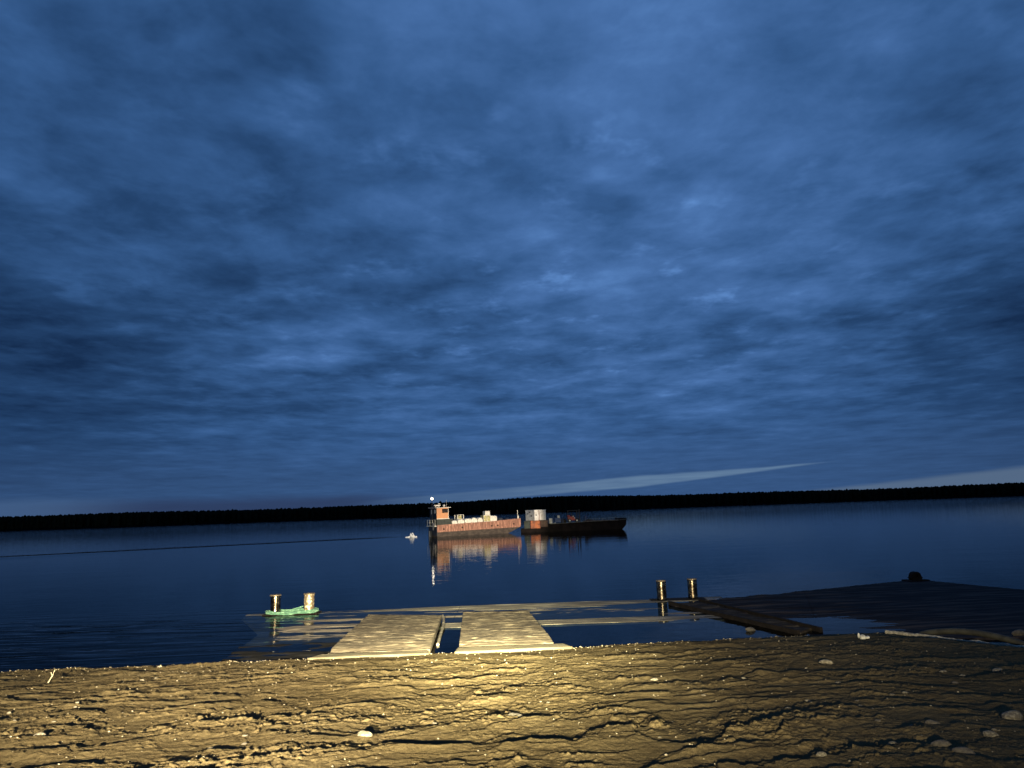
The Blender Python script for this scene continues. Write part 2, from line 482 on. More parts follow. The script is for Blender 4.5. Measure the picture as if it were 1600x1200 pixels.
# river bed and far bank as one dark sheet under the water
BED = mat('river_mud', (0.006, 0.007, 0.007), 0.95, spec=0.0, var=0.6, vscale=0.2)
bx = np.concatenate([[-3000], np.linspace(-900, 900, 61), [3000]]); by = np.array([26, 40, 80, 300, 600, 648, 656, 680, 900, 3500.])
bz = np.array([-2.5, -4, -5, -5, -3, -0.6, 1.2, 2.0, 2.2, 2.2])
BX, BY = np.meshgrid(bx, by); BZ = np.repeat(bz[:, None], len(bx), 1)
BYv = BY + np.where((BY > 500) & (BY < 1000), 16 * np.sin(BX / 160.0) + 6 * np.sin(BX / 41.0), 0)
tag(mesh_np('terrain', np.stack([BX, BYv, BZ], -1).reshape(-1, 3), grid_faces(len(by), len(bx)), BED), 'dark river bed rising to the far bank', 'far bank', kind='structure')

wv = [(-3000, 14, 0), (3000, 14, 0), (3000, 40, 0), (-3000, 40, 0), (3000, 3400, 0), (-3000, 3400, 0)]
wat = mesh_np('water', wv, [(0, 1, 2, 3), (3, 2, 4, 5)], water_material(), smooth=False)
tag(wat, 'calm dark blue river water', 'river', kind='structure')

# ------------------------------------------------------------------ far wood
FOL = mat('spruce_foliage', (0.012, 0.016, 0.010), 1.0, spec=0.0, var=0.5, vscale=0.3)
vs_, fs_ = [], []
r2 = np.random.RandomState(5)
for row in range(6):
    for x0 in np.arange(-780, 780, 1.7):
        x = x0 + r2.uniform(-1.4, 1.4)
        y = 658 + row * 7 + r2.uniform(-3, 3) + 16 * math.sin(x / 160.0) + 6 * math.sin(x / 41.0)
        h = 9.3 + row * 0.34 + 0.6 * math.sin(x / 90.0 + 1) + 0.3 * math.sin(x / 31.0) + r2.uniform(-0.5, 0.3) + (0.9 if r2.rand() < 0.015 else 0)
        h += 1.7 * math.exp(-((x - 30) / 70.0) ** 2) + 0.9 * (1 / (1 + math.exp((x + 230) / 30)))
        w = r2.uniform(1.3, 2.2); z0 = 0.6
        b = len(vs_); n = 6; a0 = r2.uniform(0, 6.28)
        for (zz_, ww) in ((0.0, 0.75), (0.22, 1.0), (0.62, 0.90), (0.92, 0.70)):
            for k in range(n):
                j = 1 + r2.uniform(-0.22, 0.22)
                vs_.append((x + w * ww * j * math.cos(a0 + k * 1.047), y + w * ww * j * math.sin(a0 + k * 1.047), z0 + h * zz_))
        vs_.append((x + r2.uniform(-.2, .2), y, z0 + h))
        for l in range(3):
            for k in range(n):
                fs_.append((b + l * n + k, b + l * n + (k + 1) % n, b + (l + 1) * n + (k + 1) % n, b + (l + 1) * n + k))
        for k in range(0, n, 2):
            fs_.append((b + 3 * n + k, b + 3 * n + (k + 1) % n, b + 3 * n + (k + 2) % n, b + 4 * n))
tag(mesh_np('far_wood', vs_, fs_, FOL, smooth=False), 'black line of trees along the whole far bank', 'wood', kind='stuff')

# ------------------------------------------------------------------ landing, awash
def patches(name, quads, zf, m, step_=0.06, parent=None, depth=0.5):
    V, Fq, off = [], [], 0
    for q in quads:
        a, b, c, d = (np.array(p, float) for p in q)
        nu = max(2, int(max(np.linalg.norm(b - a), np.linalg.norm(c - d)) / (step_ * 1.6))); nv = max(2, int(max(np.linalg.norm(d - a), np.linalg.norm(c - b)) / step_))
        S, T = np.meshgrid(np.linspace(0, 1, nu), np.linspace(0, 1, nv))
        Pq = (a * (1 - S[..., None]) + b * S[..., None]) * (1 - T[..., None]) + (d * (1 - S[..., None]) + c * S[..., None]) * T[..., None]
        z = zf(Pq[..., 0], Pq[..., 1])
        V.append(np.dstack([Pq, z]).reshape(-1, 3)); Fq.append(grid_faces(nv, nu, off))
        idx = np.arange(nv * nu).reshape(nv, nu) + off; off += nv * nu
        ringi = np.concatenate([idx[0, :], idx[1:, -1], idx[-1, -2::-1], idx[-2:0:-1, 0]])
        top = np.concatenate([p for p in V])[ringi]
        low = top.copy(); low[:, 2] = -depth
        V.append(low); n = len(ringi); li = np.arange(n) + off; off += n
        Fq.append(np.stack([ringi, li, np.roll(li, -1), np.roll(ringi, -1)], -1))
    return mesh_np(name, np.concatenate(V), np.concatenate(Fq), m, parent)


DECK = mat('weathered_deck', (0.17, 0.145, 0.11), 0.75, var=0.75, vscale=2.2, color2=(0.07, 0.058, 0.045), stretch=(0.35, 2.2, 1), bump=0.01, bscale=12)
WOOD = mat('ramp_timber', (0.100, 0.085, 0.062), 0.9, var=0.98, vscale=4.0, color2=(0.034, 0.027, 0.019), stretch=(0.30, 3.2, 1), bump=0.012, bscale=9, spec=0.25)
PALE = mat('pale_beam', (0.19, 0.172, 0.135), 0.8, var=0.95, vscale=1.8, color2=(0.06, 0.052, 0.04), stretch=(0.3, 3.0, 1), bump=0.01, bscale=14)
BLACKW = mat('matte_black', (0.006, 0.006, 0.007), 0.9, spec=0.05, var=0.5, vscale=2)  # near-black matte colour for the left wing plate
STEEL = mat('dark_deck_steel', (0.045, 0.036, 0.032), 0.85, var=0.9, vscale=1.2, spec=0.10, color2=(0.008, 0.007, 0.009), bump=0.01, bscale=4, stretch=(0.25, 2.5, 1))


def zA(x, y):
    n = 0.050 * fbm(x * 0.28, y * 2.1, 4, 200, 0.6) + 0.012 * fbm(x * 2, y * 9, 3, 210)
    z = -0.012 + n * 1.15 + 0.020 * gauss_np(x, -7.6, 3.0) * sst(y, 24.6, 25.2) * sst(y, 30.5, 29)
    z = z - 0.004 * sst(x, -2.0, -8.0) * sst(y, 29.0, 31.5) - 0.014 * sst(x, -3, 2)
    z = z + 0.0 * y
    z = z - 0.05 * sst(x, -8.0, -9.5)
    return z


landing = empty('timber_landing', (0, 29, 0), label='long timber landing stage awash at water level behind the two ramps', cat='landing stage')
dk = patches('deck', [((-8.85, 24.4), (-5.5, 24.4), (-5.5, 27), (-9.2, 27)), ((-9.2, 27), (-2.5, 27), (-2.5, 30.72), (-11.1, 30.72)),
                      ((-2.5, 27), (7.0, 27), (5.85, 30.3), (-2.5, 30.3)), ((-2.5, 30.3), (5.85, 30.3), (5.85, 30.72), (-2.5, 30.72)),
                      ((5.87, 30.3), (8.45, 31.40), (8.4, 31.42), (5.87, 31.38))], zA, DECK, depth=0.10)
dk.parent = landing; dk.matrix_parent_inverse = Matrix.Translation((0, -29, 0))


def zb1(x, y): return 0.034 - 0.026 * sst(y, 31.6, 30.9) - 0.03 * sst(y, 31.5, 30.9) * sst(np.abs(x - 1.5), 1.5, 6) - 0.028 * sst(x, 2.5, 6.5) - 0.034 * sst(x, -3.0, -5.5) + 0.020 * fbm(x * 0.35, y * 3, 4, 300, 0.6) + 0.004 * fbm(x * 3, y * 20, 2, 310)


def zb2(x, y): return 0.012 + 0.020 * fbm(x * 0.4, y * 3, 4, 320, 0.6) - 0.040 * sst(x, -2.9, -4.5) - 0.016 * sst(x, 4.0, 6.5)


b1 = patches(name='edge_beam', depth=0.07, quads=[((-11.2, 30.75), (-2.5, 30.75), (-2.5, 32.1), (-11.4, 32.0)), ((-2.5, 30.75), (5.85, 30.75), (5.85, 32.3), (-2.5, 32.1)), ((5.85, 31.42), (8.5, 31.52), (8.5, 32.45), (5.85, 32.3))], zf=zb1, m=PALE, step_=0.05)
wing = patches('wing_plate', [((-8.45, 21.5), (-5.75, 21.5), (-5.5, 24.38), (-8.85, 24.38))], lambda x, y: 0.006 + 0.06 * fbm(x, y * 3, 3, 350), BLACKW, 0.06)
wing['label'] = 'black plate at the left foot of the landing'
wing.parent = landing; wing.matrix_parent_inverse = Matrix.Translation((0, -29, 0))
b1['label'] = 'pale outer edge beam just above the water'
b2 = patches(name='edge_beam', depth=0.07, quads=[((-2.75, 26.6), (7.0, 26.4), (7.0, 27.45), (-2.75, 27.7))], zf=zb2, m=PALE, step_=0.05)
b2['label'] = 'pale inner edge beam between ramps and right posts'
for o in (b1, b2): o.parent = landing; o.matrix_parent_inverse = Matrix.Translation((0, -29, 0))

# second pontoon at the right: dark steel plate lying askew
dark_p = empty('steel_pontoon', (13, 28, 0), label='broad black steel pontoon lying askew at the right of the landing', cat='pontoon')


def zB(x, y):
    pud = gauss_np(x, 9.6, 2.2) * gauss_np(y, 24.6, 2.0)
    return 0.045 + 0.075 * fbm(x * 0.22, y * 1.6, 5, 400, 0.6) * sst(x, 17, 9) + 0.02 * sst(x, 11, 15) + 0.012 * np.abs(np.sin(y * 7.0 + x * 2.6)) - 0.10 * pud + 0.02 * fbm(x * 1.2, y * 6, 3, 410) * (0.2 + pud)




A0, A1, A2, A3 = np.array((5.95, 30.25)), np.array((8.75, 22.3)), np.array((22.9, 23.2)), np.array((18.55, 35.7))
pl = patches('deck_plate', [(tuple(A1), (18.8, 19.6), (20.3, 30.7), (12.2, 32.85)), (tuple(A1), (12.2, 32.85), (12.2, 32.86), tuple(A0)), ((12.2, 32.86), (20.3, 30.7), (18.6, 35.7), (12.25, 32.95))], zB, STEEL, 0.10)
pl.parent = dark_p; pl.matrix_parent_inverse = Matrix.Translation((-13, -28, 0))
RUST = mat('dark_rusty_steel', (0.008, 0.006, 0.0055), 0.9, var=0.7, vscale=5, bump=0.01, bscale=20, spec=0.15)
wk = patches('lit_strip', [((8.33, 23.0), (8.98, 23.7), (7.22, 30.72), (6.08, 30.3))], lambda x, y: 0.055 + 0.06 * fbm(x * 0.5, y * 2.2, 4, 420, 0.6), mat('painted_lit_strip', (0.055, 0.046, 0.034), 0.9, var=0.9, vscale=2.5, color2=(0.015, 0.012, 0.010), stretch=(0.6, 2.5, 1), spec=0.1), 0.05, depth=0.02)  # lit streaks of the deck plate put into a paler strip colour
wk.parent = dark_p; wk.matrix_parent_inverse = Matrix.Translation((-13, -28, 0))
wk['label'] = 'strip of deck painted lighter as if lit, between two black edge bars'
for (p, q, h_) in (((5.95, 30.5), (8.25, 22.9), 0.26), ((7.25, 30.9), (9.05, 23.2), 0.27)):
    v = Vector((q[0] - p[0], q[1] - p[1], 0)); L_ = v.length
    g = MB().box(0, L_, -0.045, 0.045, -0.2, h_ * 0.55, bev=0.012).build('coaming', RUST, dark_p)
    g.location = (p[0] - 13, p[1] - 28, 0); g.rotation_euler = (0, 0, math.atan2(v.y, v.x))


# ------------------------------------------------------------------ ramps and sill boards
def ramp_obj(name, quad, label, side_bar):
    e = empty(name, (quad[0][0], quad[0][1], 0), label=label, cat='ramp', group='vehicle ramps from the sand to the landing')
    xs = np.array([p[0] for p in quad]); x0m, x1m = xs.min(), xs.max()
    sd_ = int(abs(quad[0][0]) * 100)

    def zr(x, y):
        g = fbm(x * 0.55 + fbm(x * 0.8, y * 0.5, 2, sd_) * 0.6, y * 3.4, 4, 500 + sd_, 0.6)
        grooves = np.abs(fbm(x * 0.35, y * 2.2, 3, 530 + sd_)) / 0.07
        z = 0.215 + 0.034 * g + 0.012 * fbm(x * 2.2, y * 6, 4, 540 + sd_, 0.62)
        for k, (lam, am) in enumerate(((0.75, 0.022), (0.33, 0.022), (0.17, 0.009))):
            q_ = (y + fbm(x * 0.5, y * 0.6, 4, 560 + k + sd_, 0.6) * 0.55 + 0.02 * fbm(x * 8, y * 3, 2, 570)) / lam; fq = q_ - np.floor(q_)
            z = z + am * np.where(fq < 0.88, fq / 0.88, (1 - fq) / 0.12) * sst(fbm(x * 0.9 + np.floor(q_) * 3.7, np.floor(q_) * 1.9 + x * 0, 2, 580 + sd_), -0.35, 0.1)
        z = z - 0.035 * np.clip(1 - grooves, 0, 1) * (0.35 + 0.65 * sst(y, 26.5, 23.5))
        return z - 0.075 * sst(y, 22.5, 21.7)
    s = patches('deck_slab', [quad], zr, WOOD, 0.022, depth=-0.05)
    s.parent = e; s.matrix_parent_inverse = Matrix.Translation((-quad[0][0], -quad[0][1], 0))
    for t_ in (0.15, 0.5, 0.85):
        a = Vector((quad[0][0] * (1 - t_) + quad[1][0] * t_, quad[0][1], 0)); b = Vector((quad[3][0] * (1 - t_) + quad[2][0] * t_, quad[3][1], 0))
        g = MB().box(-0.08, 0.08, 0.15, (b - a).length - 0.15, -0.06, 0.12, rz=math.atan2(-(b.x - a.x), b.y - a.y), piv=(0, 0, 0)).build('bearer', RUST, e)
        g.location = a - e.location
    if side_bar:
        pts = side_bar
        g = MB().tube([(p[0] - quad[0][0], p[1] - quad[0][1], p[2]) for p in pts], 0.045, 8).build('edge_rail', PALE, e, True)
    return e


qL = [(-5.40, 21.62), (-2.55, 21.60), (-2.88, 28.2), (-5.70, 28.85)]
qR = [(-1.76, 21.98), (0.93, 21.98), (0.30, 28.6), (-2.12, 28.6)]
ramp_obj('loading_ramp', qL, 'left vehicle ramp of grooved timber, its far end nearest the green rope', [(-2.84, 28.25, 0.19), (-2.74, 27.6, 0.16), (-2.66, 26.6, 0.10), (-2.62, 25.6, 0.05), (-2.58, 24.6, 0.03), (-2.50, 23.2, 0.03)])
ramp_obj('loading_ramp', qR, 'right vehicle ramp of worn pale timber, brightest lit, right of the water gap', None)


def sill(quad, label):
    xs_ = lambda x, y: 0.225 + 0.012 * fbm(x * 0.8, y * 4, 4, 600) + 0.004 * fbm(x * 9, y * 14, 3, 610)
    s = patches('sill_board', [quad], xs_, PALE2, 0.03, depth=-0.02)
    return tag(s, label, 'board', 'sill boards at the foot of the ramps')


PALE2 = mat('sill_board_wood', (0.075, 0.066, 0.046), 0.9, var=0.5, vscale=1.5, color2=(0.045, 0.038, 0.025), stretch=(0.4, 3, 1), bump=0.006, bscale=18, spec=0.2)
sill([(-5.75, 20.75), (-2.5, 20.85), (-2.56, 21.24), (-5.5, 21.27)], 'pale sill board on the sand in front of the left ramp')
sill([(-1.80, 20.9), (1.40, 21.08), (1.20, 21.58), (-1.76, 21.56)], 'pale sill board on the sand in front of the right ramp')

# ------------------------------------------------------------------ mooring bitts
POST = mat('bare_bollard_steel', (0.36, 0.33, 0.25), 0.24, metal=1.0, var=0.9, vscale=5, color2=(0.10, 0.08, 0.06), bump=0.003, bscale=14)
PCAP = mat('bollard_cap_steel', (0.20, 0.16, 0.11), 0.6, metal=0.6, var=0.8, vscale=9)
FLAKE = mat('flaking_bollard_paint', (0.62, 0.56, 0.38), 0.45, metal=0.2, var=1.0, vscale=7, color2=(0.12, 0.09, 0.06), bump=0.006, bscale=12)


def bitt(x0_, y0_, x1_, y1_, label, m0, m1, cap, h_, rad):
    e = empty('mooring_bitts', ((x0_ + x1_) / 2, (y0_ + y1_) / 2, 0.0), label=label, cat='bollards', group='twin mooring posts on the landing')
    cx, cy = e.location.x, e.location.y
    MB().box(min(x0_, x1_) - cx - 0.45, max(x0_, x1_) - cx + 0.45, -0.38, 0.38, -0.25, 0.035, bev=0.01).build('base_plate', RUST, e)
    for (x, y, m) in ((x0_, y0_, m0), (x1_, y1_, m1)):
        b = bmesh.new(); ns = 40; prof = [(rad * 1.02, 0.036), (rad, 0.08), (rad * 0.985, h_ * 0.5), (rad, h_ - 0.07), (rad * 0.99, h_ - 0.045)]
        vr = [[b.verts.new((math.cos(k * 2 * math.pi / ns) * rr, math.sin(k * 2 * math.pi / ns) * rr, z)) for k in range(ns)] for rr, z in prof]
        for A, B in zip(vr, vr[1:]):
            for k in range(ns): b.faces.new((A[k], A[(k + 1) % ns], B[(k + 1) % ns], B[k]))
        b.faces.new(vr[-1]); b.faces.new(vr[0][::-1])
        me = bpy.data.meshes.new('post'); b.to_mesh(me); b.free(); me.materials.append(m)
        for p in me.polygons: p.use_smooth = len(p.vertices) == 4
        o = bpy.data.objects.new('post', me); COL.objects.link(o); o.parent = e; o.location = (x - cx, y - cy, 0)
        if m is FLAKE: o['label'] = 'post with flaking pale paint'
        c = MB().cyl((0, 0, h_ - 0.044), (0, 0, h_), rad * (1.16 if cap else 1.04), rad * (1.10 if cap else 0.98), n=32).build('cap', PCAP, o)
    return e


bitt(-10.12, 31.70, -8.75, 31.80, 'pair of short steel mooring posts with green rope round their feet', POST, FLAKE, True, 0.80, 0.205)
bitt(5.93, 31.85, 7.28, 32.10, 'pair of bare steel mooring posts without rope, right of the ramps', POST, POST, False, 0.83, 0.20)
ROPE = mat('green_rope_fibre', (0.14, 0.27, 0.19), 0.9, var=0.9, vscale=7, color2=(0.045, 0.12, 0.085), bump=0.01, bscale=60)
rm = MB()
rr = random.Random(3)
for k in range(6):
    rad = 0.245 + 0.065 * (k % 3) + rr.uniform(-0.01, 0.01); zb = 0.07 + 0.055 * (k // 3) + rr.uniform(-0.01, 0.02)
    pts = []
    for i in range(65):
        a = i / 64 * 2 * math.pi
        if i < 16 or i >= 48: c_ = (-8.75, 31.80)
        else: c_ = (-10.12, 31.70)
        pts.append((c_[0] + math.cos(a) * rad, c_[1] + math.sin(a) * rad, zb + 0.02 * math.sin(3 * a + k) + rr.uniform(-0.004, 0.004)))
    # ease the long straight runs so that they sag between the posts
    full = []
    for p, q in zip(pts, pts[1:]):
        d = math.dist(p, q); n = max(1, int(d / 0.08))
        for j in range(n):
            t = j / n; s_ = math.sin(math.pi * t) if d > 0.5 else 0
            full.append((p[0] + (q[0] - p[0]) * t, p[1] + (q[1] - p[1]) * t + s_ * (-0.10 if k % 2 else 0.05), p[2] + (q[2] - p[2]) * t - s_ * 0.03 + 0.015 * math.sin(9 * t + k) * s_))
    rm.tube(full, 0.030, 8)
rm.tube([(-9.35, 31.55, 0.20), (-9.2, 31.5, 0.24), (-9.05, 31.52, 0.27), (-8.95, 31.6, 0.30)], 0.03, 8)
tag(rm.build('mooring_rope', ROPE, None, True), 'bright green mooring rope looped round the feet of the left posts', 'rope')

# lug on the corner of the steel pontoon
lug = empty('towing_lug', (18.3, 35.25, 0.06), 0.15, label='dark round-topped lug standing on the far corner of the black pontoon', cat='lug')
lb = bmesh.new(); ns = 28; prof = []
for k in range(ns):
    a = 2 * math.pi * k / ns
    prof.append((math.cos(a), math.sin(a)))
for yy in (-0.12, 0.12): pass
out = [(0.23 * c * (1.3 if s < 0 else 1.0), 0.21 + 0.21 * s) for c, s in prof]; inn = [(0.075 * c, 0.24 + 0.075 * s) for c, s in prof]
vv = [[lb.verts.new((p[0], yy, p[1])) for p in L2] for yy in (-0.13, 0.13) for L2 in (out, inn)]
for k in range(ns):
    j = (k + 1) % ns
    lb.faces.new((vv[0][k], vv[0][j], vv[1][j], vv[1][k])); lb.faces.new((vv[2][k], vv[3][k], vv[3][j], vv[2][j]))
    lb.faces.new((vv[0][k], vv[2][k], vv[2][j], vv[0][j])); lb.faces.new((vv[1][k], vv[1][j], vv[3][j], vv[3][k]))
me = bpy.data.meshes.new('lug_eye'); lb.to_mesh(me); lb.free(); me.materials.append(RUST)
o = bpy.data.objects.new('lug_eye', me); COL.objects.link(o); o.parent = lug
MB().box(-0.5, 0.5, -0.3, 0.3, -0.02, 0.06, bev=0.01).build('foot_plate', RUST, lug)

# ------------------------------------------------------------------ small things on the bank
HOSE = mat('pale_rope_fibre', (0.36, 0.33, 0.26), 0.9, var=0.8, vscale=12, bump=0.01, bscale=50)
hp = [(10.23, 21.62), (10.61, 20.83), (11.04, 20.08), (11.69, 19.35), (12.29, 18.70), (13.4, 18.0), (15.5, 17.3)]
hz = [float(ground(p[0], p[1])) for p in hp]
pts = []
for i in range(60):
    t = i / 59 * (len(hp) - 1); k = min(int(t), len(hp) - 2); ft = t - k
    x = hp[k][0] * (1 - ft) + hp[k + 1][0] * ft; y = hp[k][1] * (1 - ft) + hp[k + 1][1] * ft
    pts.append((x, y, max(float(ground(x, y)), 0.05) + 0.05))
tag(MB().tube(pts, 0.055, 8).build('thick_rope', HOSE, None, True), 'thick pale rope lying along the edge of the bank at the right', 'rope')
pts = []
for i in range(40):
    t = i / 39
    x = 11.4 + 1.6 * t; y = 22.0 - 2.0 * t
    pts.append((x, y, 0.06 + 0.20 * math.sin(math.pi * min(1, t * 1.0)) ** 0.8))
HOSE2 = mat('dull_hose_rubber', (0.035, 0.034, 0.024), 0.8, var=0.5, vscale=5)
tag(MB().tube(pts, lambda t: 0.085, 10).build('arched_hose', HOSE2, None, True), 'dull hose arching up behind the pale rope', 'hose')


def stone_mesh(name, seed, flat=0.5):
    m = MB().ball((0, 0, 0), 0.5, 0.42, 0.5 * flat, 3, 0.22, seed)
    rr_ = random.Random(seed); nrm = [Vector((rr_.uniform(-1, 1), rr_.uniform(-1, 1), rr_.uniform(-1, 1))).normalized() for _ in range(7)]
    for v in m.bm.verts:
        for n_ in nrm:
            d = v.co.dot(n_) - 0.36
            if d > 0: v.co -= n_ * d * 0.7
    return m


STM = [mat('pale_stone', (0.17, 0.155, 0.12), 0.95, var=0.9, vscale=5, color2=(0.075, 0.065, 0.05), bump=0.01, bscale=30),
       mat('grey_stone', (0.085, 0.073, 0.057), 0.9, var=0.5, vscale=6, bump=0.01, bscale=30),
       mat('dark_stone', (0.035, 0.032, 0.03), 0.8, var=0.4, vscale=6)]
SMESH = []
for sd_ in range(5):
    ob_ = stone_mesh('stone', 40 + sd_, 0.55 + 0.08 * sd_).build('stone', STM[0], None, True); SMESH.append(ob_.data); bpy.data.objects.remove(ob_)


def stone(x, y, w, mi, label, group=None, z=None, asp=1.0):
    me_ = SMESH[rnd.randrange(5)].copy(); me_.materials.clear(); me_.materials.append(STM[mi])
    o_ = bpy.data.objects.new('stone', me_); COL.objects.link(o_)
    zz_ = float(ground(x, y)) if z is None else z
    o_.scale = (w * 1.15, w * 0.95 * asp, w * 0.85); o_.rotation_euler = (rnd.uniform(-.2, .2), rnd.uniform(-.2, .2), rnd.uniform(-0.5, 0.5))
    o_.location = (x, y, zz_ + w * 0.04)
    return tag(o_, label, 'stone', group)


BIG = [(-1.80, 8.82, 0.162, 0, 'pale flat stone just left of the centre of the lit sand near the camera'),
       (5.15, 8.30, 0.209, 0, 'largest bright stone, at the dark right edge of the sand'),
       (5.70, 14.53, 0.22, 0, 'pale wedge stone in the dim sand below the pale rope'),
       (7.51, 12.32, 0.15, 0, 'bright stone alone near the right edge of the sand, farther back than the largest one'),
       (3.78, 6.81, 0.16, 1, 'big grey stone at the bottom right, nearest the camera'),
       (4.42, 7.48, 0.125, 0, 'pale stone between the largest bright one and the big grey one'),
       (3.76, 7.13, 0.15, 1, 'flattish grey stone just behind the big grey one'),
       (4.29, 8.28, 0.12, 1, 'rounded grey stone left of the largest bright one'),
       (2.59, 6.92, 0.085, 0, 'small pale splinter stone at the bottom edge, right of centre'),
       (-0.12, 10.01, 0.19, 1, 'sand-coloured rounded stone below the right ramp'),
       (-6.02, 9.75, 0.14, 0, 'pale flat stone at the left edge of the sand'),
       (2.22, 13.11, 0.12, 0, 'pale stone in the lit sand right of the ramps'),
       (-9.30, 19.91, 0.12, 0, 'pale stone on the crest of the bank at the left')]
for (x, y, w, mi, lb_) in BIG: stone(x, y, w, mi, lb_)
SMALL = [(-3.47, 8.71, 0.076), (4.79, 11.85, 0.079), (5.05, 10.32, 0.082), (6.21, 11.21, 0.091), (6.78, 12.01, 0.073), (4.00, 8.12, 0.065), (3.80, 8.45, 0.066), (3.42, 7.36, 0.08),
         (1.19, 10.42, 0.066), (2.53, 10.94, 0.060), (3.61, 12.70, 0.059), (1.40, 8.14, 0.035), (2.01, 9.01, 0.035), (0.35, 11.03, 0.045), (-3.30, 9.29, 0.062), (-3.12, 8.77, 0.058),
         (-8.29, 16.94, 0.083), (-8.17, 17.33, 0.083), (-7.95, 18.33, 0.088), (-7.40, 12.95, 0.066), (-7.25, 12.63, 0.053), (-7.37, 11.33, 0.048), (-8.08, 12.27, 0.065), (-6.61, 11.01, 0.057),
         (-1.10, 9.64, 0.052), (3.72, 10.23, 0.08), (3.24, 9.64, 0.085), (4.86, 10.30, 0.061), (4.12, 9.59, 0.056), (4.57, 7.67, 0.048), (4.23, 9.93, 0.048), (6.74, 12.47, 0.100), (5.12, 14.02, 0.053)]
for i, (x, y, w) in enumerate(SMALL):
    stone(x, y, w, 0 if i % 3 else 1, 'small pale pebble, a few centimetres across, half sunk in the sand', 'small pebbles scattered over the sand')
stone(7.13, 23.9, 0.30, 2, 'dark stone breaking the water between the ramps and the black pontoon', None, 0.02, 0.6)
stone(13.75, 21.3, 0.42, 1, 'dim grey stone behind the hose at the far right', None, 0.10, 0.7)

# gravel too fine to count
gv = MB()
gr = np.random.RandomState(11)
N = 3200
t_ = gr.rand(N); gy = 6.0 + 15.8 * t_ ** 0.9; gx = gr.uniform(-0.76, 0.76, N) * gy
gy[:1300] = shore(gx[:1300] * 1.0) - np.abs(gr.normal(0.15, 0.35, 1300)); gx[:1300] = gr.uniform(-16, 12, 1300); gy[:1300] = shore(gx[:1300]) - np.abs(gr.normal(0.05, 0.45, 1300)) - 0.02
gzv = ground(gx, gy); gs = 0.003 + 0.009 * gr.rand(N) ** 2.5 * (1.0 + 0.06 * gy)
base_dirs = [Vector(d).normalized() for d in ((1, 0, 0), (-1, 0, 0), (0, 1, 0), (0, -1, 0), (0, 0, 1), (0, 0, -1))]
Vg, Fg = [], []
for i in range(N):
    b = len(Vg); s_ = gs[i]
    for d in base_dirs: Vg.append((gx[i] + d.x * s_ * gr.uniform(.8, 1.5), gy[i] + d.y * s_ * gr.uniform(.7, 1.2), gzv[i] + s_ * 0.4 + d.z * s_ * gr.uniform(.5, .9)))
    for a, c, e_ in ((0, 2, 4), (2, 1, 4), (1, 3, 4), (3, 0, 4), (2, 0, 5), (1, 2, 5), (3, 1, 5), (0, 3, 5)): Fg.append((b + a, b + c, b + e_))
gv.bm.free()
tag(mesh_np('gravel', Vg, Fg, mat('gravel_stone', (0.22, 0.19, 0.14), 0.9, var=0.9, vscale=30), smooth=False), 'fine gravel strewn over the sand', 'gravel', kind='stuff')

TW = mat('dry_twig', (0.22, 0.20, 0.14), 0.9, var=0.4, vscale=20)
gz = float(ground(-10.45, 17.2))
tag(MB().tube([(-10.52, 17.2, gz - 0.02), (-10.44, 17.2, gz + 0.12), (-10.36, 17.18, gz + 0.27)], lambda t: 0.012 - 0.006 * t, 6).tube([(-10.42, 17.2, gz + 0.13), (-10.46, 17.2, gz + 0.22)], 0.006, 5).build('twig', TW, None, True),
    'thin pale twig sticking out of the sand at the left', 'twig')
gz = float(ground(8.8, 19.9))
SC = mat('white_scrap_plastic', (0.40, 0.40, 0.38), 0.7, var=0.5, vscale=8)
tag(MB().ball((0, 0, 0.03), 0.10, 0.07, 0.07, 2, 0.35, 1).ball((0.13, 0.02, 0.02), 0.06, 0.05, 0.05, 2, 0.35, 2).ball((-0.10, 0, 0.08), 0.04, 0.03, 0.07, 2, 0.3, 3).build('litter_scrap', SC, None, True),
    'crumpled white scrap on the dark sand below the black pontoon', 'litter').location = (8.8, 19.9, gz)
gz = float(ground(-6.9, 23)); 

# ------------------------------------------------------------------ cargo boat
YAW = R(30)
BO = Vector((-12.4, 117.0, 0))
PINK = mat('faded_red_hull_paint', (0.44, 0.225, 0.160), 0.75, var=0.95, vscale=1.8, color2=(0.22, 0.105, 0.075), stretch=(2.2, 1, 0.5))
LOW = mat('grimy_boot_topping', (0.06, 0.045, 0.038), 0.8, var=0.6, vscale=1.5, stretch=(1, 1, 2))
ORG = mat('orange_wheelhouse_paint', (0.60, 0.26, 0.09), 0.6, var=0.35, vscale=1.2, color2=(0.50, 0.24, 0.12))
WHT = mat('white_marine_paint', (0.70, 0.68, 0.62), 0.6, var=0.3, vscale=3, color2=(0.5, 0.47, 0.4))
NAV = mat('navy_paint_and_stern_shade', (0.016, 0.022, 0.040), 0.6, var=0.5, vscale=2)  # navy paint; on transom and wheelhouse rear the dark tone stands for shade
GRN = mat('dark_green_paint', (0.030, 0.040, 0.034), 0.7, var=0.5, vscale=2)
GLS = mat('dark_window_glass', (0.02, 0.015, 0.012), 0.15)
BLK = mat('black_iron', (0.015, 0.014, 0.014), 0.7, var=0.3, vscale=4)
YEL = mat('yellowed_canvas', (0.55, 0.50, 0.24), 0.85, var=0.6, vscale=4)
boat = empty('cargo_boat', BO, YAW, label='faded red cargo boat with orange wheelhouse at its stern', cat='boat')
BW = 3.2
MB().prism([(0, -0.3), (12.0, -0.3), (12.7, 0.02), (14.95, 0.93), (0, 0.70)], 0.0, BW).build('lower_hull', LOW, boat)
m = MB().prism([(0.0, 0.70), (14.95, 0.93), (15.05, 1.1), (15.05, 2.25), (10, 1.98), (0, 1.72)], -0.03, BW + 0.03)
